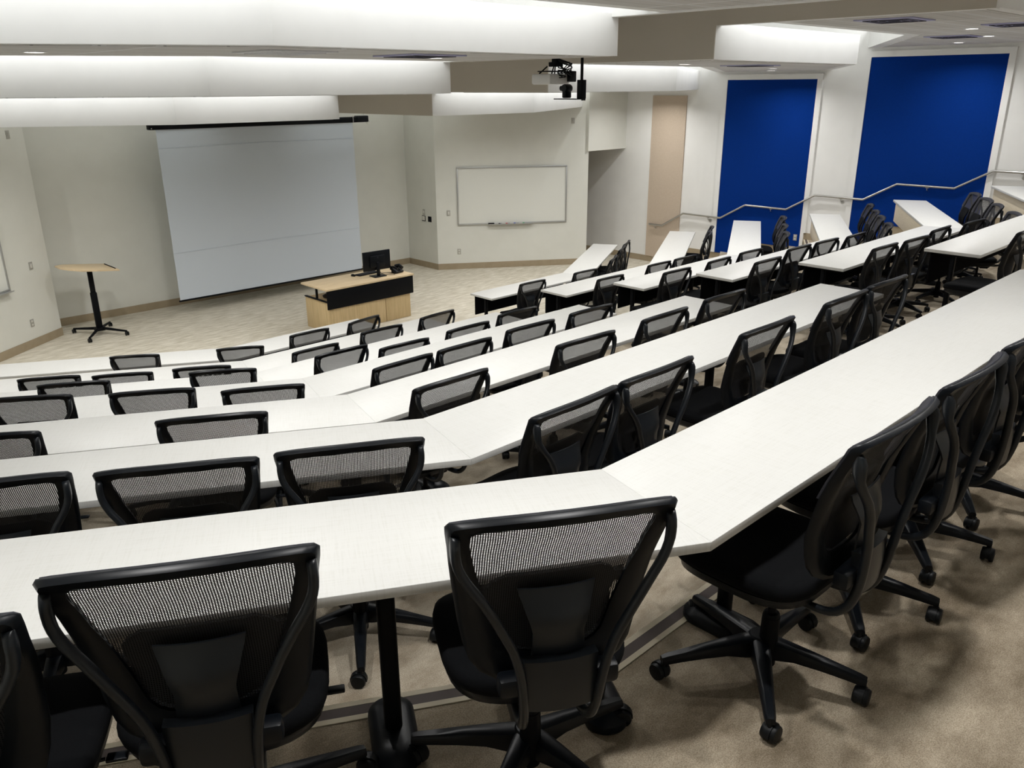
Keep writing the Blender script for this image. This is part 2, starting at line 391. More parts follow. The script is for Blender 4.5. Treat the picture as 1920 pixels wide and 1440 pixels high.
def downlight_proto():
    t = empty('downlight')
    MB().lathe([(.062, .002), (.066, -.008), (.088, -.006), (.092, .002)], 28).build('trim_ring', M['ring'], t)
    MB().lathe([(.001, -.003), (.062, -.002)], 28).build('lens', M['lens'], t)
    return t
def copy_tree(o, parent=None):
    c = o.copy(); COL.objects.link(c); c.parent = parent
    for ch in children(o): copy_tree(ch, c)
    return c
DL = []
for key in 'ABCD':
    y0, y1 = SPAN[key]; ym = (y0+y1)/2
    for x in (2.0, 3.6, 5.2): DL.append((x, ym+max(0, bend_l(ym)-x)*T30, key, 'left'))
    for x in (9.2, 11.0, 12.8, 14.4)[:2 if key == 'D' else 4]: DL.append((x, ym+max(0, x-bend_r(ym))*T30, key, 'right'))
for x in (.2, 1.6, 3.2, 5.0): DL.append((x, .9+max(0, bend_l(.9)-x)*T30, 'Z', 'left'))
for x in (9.4, 11.6, 13.6): DL.append((x, .9, 'Z', 'right'))
proto = downlight_proto(); first = True
names = {'A': 'second cloud from the back', 'B': 'third cloud from the back', 'C': 'fourth cloud from the back', 'D': 'cloud nearest the stage', 'Z': 'rearmost cloud'}
cnt = {}
ords = ['first', 'second', 'third', 'fourth', 'fifth', 'sixth', 'seventh', 'eighth']
for x, y, key, side in DL:
    z = BOT.get(key, 4.79)-.006
    o = proto if first else copy_tree(proto); first = False
    o.location = (x, y, z); n = cnt[(key, side)] = cnt.get((key, side), 0)+1
    tag(o, 'round white recessed downlight, %s from left under the %s, %s side' % (ords[n-1], names[key], side), 'ceiling light', 'recessed downlights')
    area('downlight_lamp', (x, y, z-.02), (0, 0, 0), .12, .12, DOWN_W, shape='DISK', spread=150)

# ceiling vents
def vent(x, y, z, lab, sx=.58, sy=.58, pale=False):
    t = empty('ceiling_vent', (x, y, z-.006)); tag(t, lab, 'vent', 'ceiling air vents')
    MB().box((0, 0, -.006), (sx, sy, .012), .003).build('frame', M['ring' if pale else 'lilac'], t)
    m = MB()
    for q in (.22, .16, .10, .04):
        for sx_, sy_ in ((1, 0), (-1, 0), (0, 1), (0, -1)):
            m.box((sx_*q, sy_*q, -.014), (.012 if sx_ else 2*q, .012 if sy_ else 2*q, .008))
    m.build('louvre', M['ring' if pale else 'ventd'], t, smooth=False)
vent(8.95, 3.75, 4.436, 'square lilac-grey air vent nearest the taupe bulkhead')
vent(12.6, 4.45, 4.436, 'square lilac-grey air vent above the larger blue panel')
vent(10.6, 3.1, 4.436, 'square lilac-grey air vent in the right corner of the ceiling')
vent(10.6, 6.3, 4.086, 'square air vent under the cloud beside the smaller blue panel')
vent(4.75, 6.05, 4.086, 'square dark air vent under the left cloud before the projector')
vent(3.45, 6.05, 4.086, 'square perforated air vent under the left cloud above the screen', pale=True)

# ------------------------------------------------------------------ right wall panels
def stepped(y0, y1, zt, gap):
    """outline on the right wall from y0 down to y1 (y0>y1) whose foot follows the tiers"""
    pts = [(y0, zt), (y1, zt)]; edges = sorted([w for w in WY if y1 < w < y0])
    def fl(y):
        z = 0
        for k in range(6):
            if y < WY[k]: z = max(z, FLOOR[k])
        return z
    ys = [y1]+edges+[y0]
    for a, b in zip(ys, ys[1:]):
        zz = fl((a+b)/2)+gap; pts += [(a, zz), (b, zz)]
    return pts
def wall_prism(poly, x0, x1):
    v = [(x0, y, z) for y, z in poly]+[(x1, y, z) for y, z in poly]; n = len(poly)
    return MB().add(v, [tuple(range(n)), tuple(range(n, 2*n))[::-1]]+[(i, n+i, n+(i+1) % n, (i+1) % n) for i in range(n)])
def acoustic(y0, y1, zt, m, lab, fr=.10):
    t = empty('acoustic_panel', (0, 0, 0)); tag(t, lab, 'wall panel')
    wall_prism(stepped(y0, y1, zt, .13), WALL_R-.028, WALL_R-.001).build('fabric', m, t, smooth=False)
    if fr:
        mb = MB()
        for a, b in ((y0+fr, y0), (y1, y1-fr)):
            q = wall_prism(stepped(a, b, zt+fr, .13), WALL_R-.045, WALL_R-.001); mb.add(q.v, q.f)
        mb.box((WALL_R-.023, (y0+y1)/2, zt+fr/2), (.044, y0-y1, fr))
        mb.build('frame', M['white'], t, smooth=False)
    return t
acoustic(9.61, 7.70, 3.93, M['blue'], 'narrower tall royal blue fabric panel on the right wall')
acoustic(6.745, 4.545, 4.28, M['blue'], 'wider royal blue fabric panel on the right wall')
acoustic(11.45, 10.57, 3.63, M['beige'], 'tall beige fabric panel beside the passage', 0)
acoustic(3.6, 1.4, 4.6, M['blue'], 'royal blue fabric panel at the back of the right wall')

# handrail
rail_pts = [(11.34, .87), (10.985, .87), (10.44, 1.194), (9.50, 1.194), (8.94, 1.513), (8.03, 1.513), (7.47, 1.835), (6.53, 1.835), (5.96, 2.158), (5.0, 2.158), (4.45, 2.48), (3.2, 2.48)]
hr = empty('handrail', (WALL_R, 11.3, .0)); tag(hr, 'stepped stainless steel handrail along the right wall', 'handrail')
MB().tube([(-.085, y-11.3, z) for y, z in rail_pts], .0215, 12).build('rail', M['steel'], hr)
for y, z in ((11.18, .87), (9.8, 1.194), (8.36, 1.513), (6.95, 1.835), (5.44, 2.158), (4.0, 2.48)):
    b = MB().tube([(-.085, y-11.3, z-.02), (-.085, y-11.3, z-.06), (-.02, y-11.3, z-.085), (-.004, y-11.3, z-.085)], .008, 8)
    b.lathe([(.034, -.008), (.034, 0)], 16, (0, y-11.3, z-.085), 'X'); b.box((-.085, y-11.3, z-.024), (.02, .06, .008)); b.build('bracket', M['steel'], hr)

# ------------------------------------------------------------------ desks
def desk(name_lab, p_far, q_far, nrm, mitre0, mitre1, z, legs, panel, row):
    """p_far->q_far: far edge left to right; nrm points from far edge to the near edge"""
    p = Vector(p_far); q = Vector(q_far); d = (q-p).normalized(); n = Vector(nrm).normalized()
    L = (q-p).length; ang = math.atan2(d.y, d.x)
    t = empty('desk', (p.x, p.y, z), ang)
    tag(t, name_lab, 'desk', 'white-topped lecture desks')
    # local frame: x along, -y towards the near side
    a0 = DEPTH*mitre0; a1 = DEPTH*mitre1; g = .0002
    poly = [(g, 0), (L-g, 0), (L-g+a1, -DEPTH), (g+a0, -DEPTH)]
    MB().prism(poly, TOP_H-TOP_T, TOP_H, .0015).build('tabletop', M['top'], t, angle=50)
    MB().box(((L)/2, -DEPTH/2, TOP_H-TOP_T-.022), (L-.5, .05, .042), .004).build('rail', M['blackm'], t)
    for x in legs:
        lg = MB().box((x, -DEPTH/2+.015, (TOP_H-TOP_T)/2+.02), (.054, .046, TOP_H-TOP_T-.045), .014, seg=3)
        lg.box((x, -DEPTH/2, TOP_H-TOP_T-.018), (.05, .40, .03), .006)
        lo = lg.build('leg', M['blackm'], t)
        secs = []
        for r, h in ((.070, 0), (.074, .012), (.072, .03), (.058, .046), (.034, .056)):
            s = []; hl = .085
            for k in range(28):
                a = 2*math.pi*k/28; sx = math.cos(a)*r; sy = math.sin(a)*r+(hl if math.sin(a) >= 0 else -hl)*(.6+.4*r/.07)
                s.append((x+sx, -DEPTH/2+.015+sy, h))
            secs.append(s)
        MB().ring(secs).build('foot', M['black'], lo)
    if panel:
        pm = MB().box((L/2+ .0, -.055, TOP_H-TOP_T-.16), (L-.10, .016, .32), .002).build('modesty_panel', M['matte'], t)
        if panel == 2: MB().box((L/2, -.044, TOP_H-TOP_T-.16), (L-.104, .006, .318), .001).build('laminate_face', M['birchpale'], pm)
    return t
ROWN = {7: 'front', 6: 'second', 5: 'third', 4: 'fourth', 3: 'fifth', 2: 'sixth', 1: 'rearmost'}
for i in range(7):
    k = i+1; y = YF[i]; z = FLOOR[i]; bl = BXL[i]; x0 = WALL_L+.35
    s30 = (-math.sin(R(30)), -math.cos(R(30)))
    Ls = (bl-x0)/math.cos(R(30))
    legs = [Ls-.08, Ls-.74, Ls-1.9] if k == 1 else [v for v in (Ls-.35, Ls-1.7, Ls-3.1, .35) if v > .3]
    if k == 1: legs += []
    desk('angled left section of the %s row of white desks, left block' % ROWN[k], (x0, y+(bl-x0)*T30), (bl, y), s30, 0, T15, z, legs, False, k)
    Lc = XL_END-bl
    desk('straight section of the %s row of white desks, left of the middle aisle' % ROWN[k], (bl, y), (XL_END, y), (0, -1), -T15, 0, z, [.45, Lc/2+.1, Lc-.30], k == 7, k)
    if k == 1: continue
    br = BXR[i]; Lr = br-XR_START
    desk('straight section of the %s row of white desks, right of the middle aisle' % ROWN[k], (XR_START, y), (br, y), (0, -1), 0, T15, z, [.12, Lr/2+.1, Lr-.3], True, k)
    ex, ey = ENDR[i]; Lw = (ex-br)/math.cos(R(30))
    desk('angled right section of the %s row of white desks, near the handrail' % ROWN[k], (br, y), (br+Lw*math.cos(R(30)), y+Lw*.5), (math.sin(R(30)), -math.cos(R(30))), -T15, 0, z, [.4, Lw-.45], 2, k)

# ------------------------------------------------------------------ task chair
OUT = [(0, 1.053), (.07, 1.052), (.13, 1.049), (.19, 1.043), (.235, 1.035), (.258, 1.029), (.2655, 1.018), (.264, .995), (.258, .95), (.253, .90), (.246, .84), (.237, .77), (.228, .70), (.218, .64), (.205, .595), (.180, .56), (.14, .536), (.085, .522), (.04, .517), (0, .515)]
INN = [(0, 1.012), (.06, 1.011), (.11, 1.009), (.16, 1.006), (.198, 1.001), (.210, .994), (.213, .982), (.211, .96), (.205, .925), (.196, .88), (.182, .825), (.165, .76), (.150, .70), (.138, .66), (.128, .635), (.112, .617), (.09, .606), (.06, .60), (.03, .598), (0, .597)]
YB = [(.50, -.225), (.56, -.208), (.62, -.198), (.70, -.198), (.80, -.222), (.90, -.265), (1.0, -.318), (1.06, -.350)]
def back_y(x, z): return interp(YB, z)+.030*(x/.25)**2*(.55+.45*min(1, max(0, (z-.75)/.25)))
def full(pr): return [(x, z) for x, z in pr]+[(-x, z) for x, z in pr[-2:0:-1]]
def chair():
    t = empty('task_chair')
    # seat
    def sup(a, b, r, n=40):
        q = []
        for k in range(n):
            th = 2*math.pi*k/n; c, s = math.cos(th), math.sin(th)
            q.append((a*math.copysign(abs(c)**r, c), b*math.copysign(abs(s)**r, s)))
        return q
    secs = []
    for sc, z, dy in ((.90, .436, 0), (.985, .446, 0), (1.0, .462, 0), (.985, .480, 0), (.93, .492, 0), (.75, .497, 0), (.3, .494, 0)):
        s = []
        for x, y in sup(.252*sc, .235*sc, .55):
            drop = -.018*max(0, (y-.10)/.13)**2 - .006*(1-min(1, abs(x)/.2)) * (1 if z > .48 else 0)
            s.append((x, y+.055, z+drop+(.012*(abs(x)/.25)**2)))
        secs.append(s)
    MB().ring(secs).build('seat', M['fabric'], t, angle=60)
    secs = []
    for sc, z in ((.45, .374), (.80, .388), (.95, .412), (.975, .440)):
        secs.append([(x, y+.055, z+(.012*(abs(x)/.25)**2)-.012*max(0, (y-.10)/.13)**2) for x, y in sup(.252*sc, .235*sc, .6)])
    MB().ring(secs).build('seat_shell', M['black'], t, angle=50)
    # back frame
    o_, i_ = full(OUT), full(INN); secs = []
    for (xo, zo), (xi, zi) in zip(o_, i_):
        yo, yi = back_y(xo, zo), back_y(xi, zi)
        cx, cz = (xo*.8+xi*.2), (zo*.8+zi*.2)
        secs.append([(xo, yo-.001, zo), (cx, back_y(cx, cz)-.016, cz), (xi*.75+xo*.25, back_y(xi, zi)-.015, zi*.75+zo*.25), (xi, yi-.006, zi), (xi, yi+.004, zi), (cx, back_y(cx, cz)+.012, cz), (xo, yo+.008, zo)])
    MB().ring(secs, closed=True).build('back_frame', M['black'], t, angle=45)
    # knit lining on the front side of the frame, upper half
    secs = []
    idx = [k for k in range(len(o_)) if o_[k][1] > .80]
    idx = [k for k in idx if k > len(o_)//2]+[k for k in idx if k <= len(o_)//2]
    for k in idx:
        (xo, zo), (xi, zi) = o_[k], i_[k]
        a = (xo*.92+xi*.08, zo*.92+zi*.08); b = (xo*.1+xi*.9, zo*.1+zi*.9); c = ((a[0]+b[0])/2, (a[1]+b[1])/2)
        secs.append([(a[0], back_y(*a)+.010, a[1]), (a[0], back_y(*a)+.017, a[1]), (c[0], back_y(*c)+.022, c[1]), (b[0], back_y(*b)+.014, b[1]), (b[0], back_y(*b)+.005, b[1])])
    MB().ring(secs).build('knit_lining', M['grayfab'], t, angle=60)
    # mesh panel
    rows = []
    inr = [(x*1.02, z) for x, z in INN]
    zs = [.590+(1.016-.590)*k/22 for k in range(23)]
    def halfw(z):
        for (xa, za), (xb, zb) in zip(INN, INN[1:]):
            if zb <= z <= za and za != zb: return xa+(xb-xa)*(za-z)/(za-zb)
        return .02
    for z in zs:
        w = max(.03, halfw(min(1.006, max(.599, z))))+.006
        rows.append([(w*(-1+2*j/12), back_y(w*(-1+2*j/12), z)-.002+.010*math.exp(-((z-.68)/.09)**2), z) for j in range(13)])
    MB().grid(rows).build('mesh_panel', M['mesh'], t, angle=80)
    # added dark sheet in front of the mesh, in place of shade behind
    rows = []
    for k in range(13):
        z = .598+.232*k/12; w = halfw(max(.60, z))*.97*(1-.35*max(0, (k-8)/4)**3)
        rows.append([(w*(-1+2*j/10), back_y(w*(-1+2*j/10), z)+.008+.010*math.exp(-((z-.68)/.09)**2), z) for j in range(11)])
    MB().grid(rows, (0, .012, 0)).build('shade_sheet', M['fabric'], t, angle=60)
    # lumbar support
    LK = [(.625, .066, -.262), (.66, .064, -.262), (.69, .063, -.264), (.715, .068, -.268), (.74, .076, -.262), (.765, .083, -.252), (.785, .090, -.244), (.805, .094, -.240)]
    rows = [[(w*(-1+2*j/8), y-.012*(1-(-1+2*j/8)**2), z) for j in range(9)] for z, w, y in LK]
    MB().grid(rows, (0, .006, 0)).build('lumbar_support', M['satin'], t, angle=50)
    # plate between the uprights
    rows = []
    for k in range(7):
        z = .492+.143*k/6; w = .082+.010*k/6
        rows.append([(w*(-1+2*j/8), -.300+.012*((-1+2*j/8)**2)-.004*math.sin(k/6*math.pi), z) for j in range(9)])
    MB().grid(rows, (0, .028, 0)).build('mounting_plate', M['satin'], t, angle=50)
    for s in (-1, 1):
        pt = [(.245, -.302, 1.000), (.247, -.306, .980), (.247, -.308, .955), (.242, -.312, .925), (.225, -.319, .89), (.198, -.325, .85), (.171, -.325, .80), (.146, -.319, .745), (.122, -.314, .69), (.106, -.308, .63), (.097, -.302, .57), (.092, -.292, .51), (.089, -.274, .455), (.086, -.240, .415), (.083, -.195, .398), (.080, -.14, .394), (.078, -.06, .398)]
        # smooth the path
        P = [Vector((s*a, b, c)) for a, b, c in pt]; Q = []
        for i in range(len(P)-1):
            p0, p1, p2, p3 = P[max(i-1, 0)], P[i], P[i+1], P[min(i+2, len(P)-1)]
            for u in (0, .5): Q.append(.5*((2*p1)+(p2-p0)*u+(2*p0-5*p1+4*p2-p3)*u*u+(3*p1-p0-3*p2+p3)*u**3))
        Q.append(P[-1])
        rd = [.009, .016, .020, .020, .019, .0175]+[.0145]*(len(Q)-6); MB().tube(Q, rd, 10, ry=.0115).build('upright', M['satin'], t, angle=60)
    # cross piece joining the bottom of back frame to the plate
    MB().box((0, -.262, .56), (.30, .05, .055), .014).build('back_bracket', M['black'], t)
    MB().box((0, .0, .385), (.17, .24, .042), .012).box((0, -.06, .37), (.12, .10, .05), .012).build('mechanism', M['blackm'], t)
    MB().tube([(.06, .03, .385), (.14, .035, .383), (.235, .04, .388)], .005, 8).box((.262, .04, .389), (.05, .028, .009), .003).build('lever', M['black'], t)
    MB().lathe([(.014, .10), (.014, .37)], 16).lathe([(.027, .10), (.027, .245), (.024, .25)], 18).lathe([(.030, .05), (.032, .10), (.029, .235)], 18).build('gas_cylinder', M['blackm'], t)
    b = empty('base'); b.parent = t
    m = MB().lathe([(.030, .068), (.044, .075), (.050, .10), (.046, .135), (.034, .150)], 24)
    for k in range(5):
        a = math.pi/2+k*2*math.pi/5; ca, sa = math.cos(a), math.sin(a); secs = []
        for r, w, zt, zb in ((.02, .030, .146, .075), (.06, .029, .142, .078), (.12, .026, .134, .088), (.20, .0225, .121, .084), (.28, .019, .106, .076), (.325, .017, .098, .070), (.345, .014, .092, .070)):
            s = []
            for u, vz in ((-1, zb), (-1.05, (zt+zb)/2), (-.92, zt-.006), (-.6, zt), (.6, zt), (.92, zt-.006), (1.05, (zt+zb)/2), (1, zb)):
                s.append((r*ca-u*w*sa, r*sa+u*w*ca, vz))
            secs.append(s)
        m.ring(secs)
    st = m.build('star_base', M['black'], t, angle=40); bpy.data.objects.remove(b); st.location = (0, .03, 0)
    c0 = MB()
    for s in (-1, 1):
        c0.lathe([(.006, s*.006), (.024, s*.006), (.0295, s*.010), (.030, s*.018), (.027, s*.024), (.010, s*.026)], 20, (0, -.012, .030), 'X')
    c0.tube([(0, 0, .045), (0, 0, .085)], .008, 8)
    hood = []
    for k in range(9):
        a = R(-10+k*25); hood.append([(x, -.012+math.cos(a)*.034, .030+math.sin(a)*.034) for x in (-.010, .010)]+[(x, -.012+math.cos(a)*.026, .030+math.sin(a)*.026) for x in (.010, -.010)])
    c0.ring(hood)
    cme = None
    for k in range(5):
        a = math.pi/2+k*2*math.pi/5
        if cme is None: c = c0.build('caster', M['rubber'], st, angle=40); cme = c.data
        else: c = bpy.data.objects.new('caster', cme); COL.objects.link(c); c.parent = st
        c.location = (.338*math.cos(a), .338*math.sin(a), 0); c.rotation_euler = (0, 0, [2.1, .6, 3.9, 5.2, 1.3][k])
    return t
CH = [(1, 'L', 0.16, 1.9, -30.9), (1, 'L', 0.66, 1.73, -30.1), (1, 'L', 1.35, 1.34, -30.8), (2, 'L', 0.57, 3.19, -28.0), (2, 'L', 1.09, 2.86, -30.6), (2, 'L', 1.59, 2.59, -29.2), (2, 'L', 2.32, 2.36, 1.2), (2, 'L', 2.89, 2.37, 0.0), (2, 'L', 3.89, 2.39, -0.4), (2, 'L', 4.79, 2.38, -0.5), (2, 'L', 5.39, 2.38, -2.2), (3, 'L', 0.82, 4.51, -32.6), (3, 'L', 1.69, 3.98, -30.3), (3, 'L', 2.73, 3.62, -1.1), (3, 'L', 3.86, 3.61, -3.3), (3, 'L', 4.69, 3.61, -0.1), (3, 'L', 5.49, 3.62, -2.2), (4, 'L', 1.34, 5.89, -33.6), (4, 'L', 1.94, 5.45, -31.7), (4, 'L', 2.47, 5.01, -29.2), (4, 'L', 3.3, 4.85, 0.0), (4, 'L', 3.89, 4.85, -1.4), (4, 'L', 4.63, 4.87, -3.1), (4, 'L', 5.37, 4.86, -2.7), (5, 'L', 1.88, 6.97, -31.1), (5, 'L', 2.85, 6.43, -31.8), (5, 'L', 3.68, 6.26, -1.5), (5, 'L', 4.21, 6.04, -3.6), (5, 'L', 4.97, 6.06, -1.0), (5, 'L', 5.71, 6.13, -2.3), (6, 'L', 2.02, 8.29, -30.2), (6, 'L', 2.54, 7.91, -30.9), (6, 'L', 3.15, 7.58, -31.5), (6, 'L', 4.09, 7.4, -2.1), (6, 'L', 4.99, 7.51, -3.6), (6, 'L', 5.77, 7.56, 3.6), (7, 'L', 3.19, 9.44, -33.6), (7, 'L', 4.15, 8.9, -29.2), (7, 'L', 4.92, 8.94, -3.6), (7, 'L', 5.66, 8.96, 9),
 (7, 'R', 8.77, 8.92, -2.9), (7, 'R', 9.94, 8.87, -3.6), (6, 'R', 8.74, 7.38, -3.6), (6, 'R', 9.98, 7.47, -2.6), (6, 'R', 10.64, 7.46, -3.6), (5, 'R', 8.5, 6.13, -3.6), (5, 'R', 9.43, 6.13, 0), (5, 'R', 10.28, 6.15, -3.4), (4, 'R', 8.41, 4.87, -2.4), (4, 'R', 9.37, 5.0, -1.8), (4, 'R', 10.04, 4.97, -3.6), (4, 'R', 10.71, 4.91, 0), (3, 'R', 8.38, 3.6, -2.2), (3, 'R', 9.06, 3.55, -3.6), (3, 'R', 9.88, 3.61, 0), (3, 'R', 10.72, 3.52, -3.6), (2, 'R', 8.25, 2.34, -3.0),
 (7, 'R', 10.92, 9.21, 29.3), (7, 'R', 11.74, 9.68, 29.1), (7, 'R', 12.26, 9.98, 28), (6, 'R', 12.56, 8.38, 32.8), (6, 'R', 13.08, 8.68, 31.6), (5, 'R', 11.66, 6.44, 33.8), (5, 'R', 12.35, 6.84, 32.2), (5, 'R', 13.13, 7.29, 33.9), (4, 'R', 11.57, 4.88, 28.2), (4, 'R', 12.17, 5.24, 30.3), (4, 'R', 12.69, 5.54, 29.1), (4, 'R', 13.34, 5.91, 29.4), (3, 'R', 11.42, 3.32, 29.5), (3, 'R', 12.11, 3.72, 27.8), (3, 'R', 12.63, 4.01, 33.6), (3, 'R', 13.19, 4.34, 30.6),
 (1, 'L', 2.22, 1.09, 0), (1, 'L', 2.84, 1.09, 0), (1, 'L', 3.43, 1.09, 0), (1, 'L', 4.04, 1.09, 0)]
BASE_ROT = {(1, .66): 0, (1, 1.35): 0, (1, 2.22): 54, (1, 2.84): 54, (1, 3.43): 56, (1, 4.04): 50}
proto = chair(); done = False; seen = {}
star = [c for c in children(proto) if c.name.startswith('star_base')][0]
for k, side, x, y, a in sorted(CH, key=lambda c: (c[0], c[1], c[2])):
    n = seen[(k, side)] = seen.get((k, side), 0)+1
    o = copy_tree(proto) if done else proto; done = True
    o.location = (x+.03*math.sin(R(a)), y-.03*math.cos(R(a)), FLOOR[k-1]); o.rotation_euler = (0, 0, R(a))
    st = [c for c in children(o) if c.name.startswith('star_base')][0]
    st.rotation_euler = (0, 0, R(BASE_ROT.get((k, x), random.uniform(0, 72))))
    tag(o, 'black mesh swivel chair, %s from left in the %s row %s of the aisle' % (ords[n-1] if n <= 8 else ['ninth', 'tenth', 'eleventh', 'twelfth'][n-9], ROWN[k], 'left' if side == 'L' else 'right'), 'chair', 'black mesh swivel chairs')

# ------------------------------------------------------------------ projection screen
ps = empty('projection_screen', (7.56, 14.30, .255)); tag(ps, 'large white pull-down projection screen with black case on the front wall', 'projection screen')
rows = []
for i in range(15):
    z = 2.90*i/14; rows.append([(-1.93+3.86*j/16, .004*math.sin(i*2.1)+.003*math.sin(j*1.3), z+.02) for j in range(17)])
MB().grid(rows, (0, .004, 0)).build('fabric', M['screen'], ps, angle=60)
MB().tube([(-1.95, 0, .012), (1.95, 0, .012)], .016, 12).build('hem_bar', M['blackm'], ps)
cs = MB().box((.10, .03, 2.975), (4.28, .13, .105), .012).build('case', M['blackm'], ps)
MB().box((2.16, .03, 2.985), (.26, .15, .125), .02).build('end_cap', M['black'], ps)
MB().box((1.92, -.04, 2.99), (.015, .02, .125), .002).box((-2.01, -.04, 2.945), (.015, .015, .02)).build('mounting_bracket', M['steel'], ps)
MB().tube([(2.24, 0, 2.93), (2.30, .02, 2.88), (2.42, .1, 2.91), (2.46, .3, 3.0), (2.48, .46, 3.1)], .008, 8).build('cable', M['ivory'], ps)
for xh in (-1.6, .3): MB().tube([(xh, .03, 3.02), (xh, .03, 5.245)], .007, 8).build('hanger_rod', M['steel'], ps)
for zc in (.86, 2.62):
    MB().tube([(-1.925, -.002, zc), (0, -.004, zc+.02), (1.925, -.002, zc+.01)], .003, 6).build('crease', M['screen'], ps)

# ------------------------------------------------------------------ teacher's desk
td = empty('teacher_desk', (6.83, 11.36, 0)); tag(td, 'birch teacher desk with black modesty panel beside the screen', 'desk')
MB().box((.875, .39, .745), (1.77, .79, .03), .003).build('desktop', M['birchtop'], td)
MB().box((.875, .018, .575), (1.74, .018, .31), .002, Matrix.Rotation(R(0), 3, 'X')).build('modesty_panel', M['blackm'], td)
m = MB().box((.60, .40, .26), (1.12, .72, .52), .003); m.build('cabinet', M['birch'], td)
MB().box((1.43, .40, .26), (.52, .72, .52), .003).build('cabinet', M['birch'], td)
MB().box((.04, .40, .535), (.04, .70, .02), .002).box((.05, .4, .64), (.03, .03, .19)).box((1.68, .4, .63), (.04, .66, .2)).box((.9, .55, .63), (.05, .05, .2)).build('support', M['blackm'], td)
MB().lathe([(.001, 0), (.11, .0), (.12, .03), (.07, .06), (.001, .065)], 20, (.25, .33, .545)).build('grommet_hub', M['black'], td)
# monitor
mo = empty('computer_monitor', (8.02, 11.62, .76), R(-3)); tag(mo, 'black flat computer monitor standing on the teacher desk', 'monitor')
MB().box((0, 0, .008), (.24, .20, .014), .006).build('stand_base', M['black'], mo)
MB().box((0, -.02, .13), (.06, .03, .25), .008).build('stand_neck', M['black'], mo)
bd = MB().box((0, .02, .27), (.54, .028, .33), .006).box((0, -.004, .26), (.30, .03, .20), .012).build('housing', M['black'], mo)
MB().box((0, .036, .27), (.515, .003, .305)).build('display', M['blackm'], mo)
MB().lathe([(.001, -.024), (.016, -.022)], 20, (0, 0, .33), 'Y').build('emblem', M['grayfab'], mo)
kb = empty('keyboard', (7.99, 11.90, .76), R(4)); tag(kb, 'black keyboard lying on the teacher desk behind the monitor', 'keyboard')
MB().box((0, 0, .009), (.44, .14, .016), .004).build('housing', M['black'], kb)
m = MB()
for r_ in range(5):
    for q in range(14): m.box((-.2+q*.0305, -.052+r_*.026, .0195), (.026, .022, .006), .002)
m.build('keys', M['grayfab'], kb)
ms = MB()
ms.ring([[(math.cos(2*math.pi*k/20)*.032*s, math.sin(2*math.pi*k/20)*.055*s, h) for k in range(20)] for s, h in ((.9, 0), (1, .01), (.92, .024), (.6, .034), (.1, .037))])
tag(ms.build('computer_mouse', M['black']), 'small black computer mouse at the left of the keyboard', 'mouse').location = (7.72, 11.93, .76)
ph = empty('desk_phone', (8.42, 11.62, .76), R(10)); tag(ph, 'black desk phone right of the monitor', 'phone')
MB().box((0, 0, .05), (.20, .16, .035), .01, Matrix.Rotation(R(25), 3, 'X')).box((0, .03, .03), (.16, .06, .06), .01).build('body', M['black'], ph)
MB().tube([(-.07, -.09, .09), (-.075, 0, .115), (-.07, .09, .10)], .018, 10).build('handset', M['black'], ph)
MB().tube([(.05, -.08, .09), (.07, .0, .12), (.05, .08, .10)], .03, 12).build('speaker_drum', M['black'], ph)
m = MB().tube([(8.34, 11.60, .768), (8.28, 11.50, .768), (8.22, 11.53, .768), (8.16, 11.62, .768), (8.10, 11.66, .80), (8.06, 11.66, .95)], .004, 6)
m.tube([(8.36, 11.64, .768), (8.30, 11.72, .768), (8.18, 11.74, .77), (8.08, 11.68, .83)], .004, 6)
tag(m.build('cable', M['rubber']), 'black cables running between phone and monitor', 'cable')

# ------------------------------------------------------------------ rolling lectern
lc = empty('lectern', (4.17, 14.12, 0)); tag(lc, 'rolling lectern with tilted birch top and black post', 'lectern')
poly = [(-.44, -.02), (-.44, .20), (-.30, .33), (.36, .33), (.36, -.33), (-.20, -.33), (-.36, -.18)]
b = MB().prism(poly, -.012, .012, .002)
rt = Matrix.Rotation(R(7), 3, 'Y')
b.v = [tuple(rt @ Vector(p)+Vector((0, 0, 1.115))) for p in b.v]; b.build('top', M['birchtop'], lc)
b = MB().box((.325, 0, .018), (.012, .50, .016), .003); b.v = [tuple(rt @ Vector(p)+Vector((0, 0, 1.115))) for p in b.v]; b.build('book_stop', M['blackm'], lc)
b = MB().prism([(-.16, -.08), (.16, -.08), (.16, .08), (-.16, .08)], -.034, -.013); b.v = [tuple(rt @ Vector(p)+Vector((0, 0, 1.115))) for p in b.v]; b.build('bracket', M['blackm'], lc)
MB().box((0, 0, .40), (.095, .065, .62), .012).box((0, 0, .88), (.075, .05, .44), .01).build('post', M['blackm'], lc)
m = MB().box((0, 0, .095), (.16, .12, .06), .015)
for sx, sy in ((1, 1), (1, -1), (-1, 1), (-1, -1)):
    m.tube([(sx*.04, sy*.03, .105), (sx*.20, sy*.26, .085), (sx*.29, sy*.38, .075)], [.026, .02, .016], 8)
bs = m.build('base', M['blackm'], lc)
for sx, sy in ((1, 1), (1, -1), (-1, 1), (-1, -1)):
    m = MB()
    for s in (-1, 1): m.lathe([(.006, s*.006), (.030, s*.006), (.034, s*.012), (.032, s*.026), (.01, s*.028)], 18, (sx*.29, sy*.38, .034), 'X')
    m.tube([(sx*.29, sy*.38, .04), (sx*.29, sy*.38, .08)], .011, 8); m.build('caster', M['rubber'], bs)

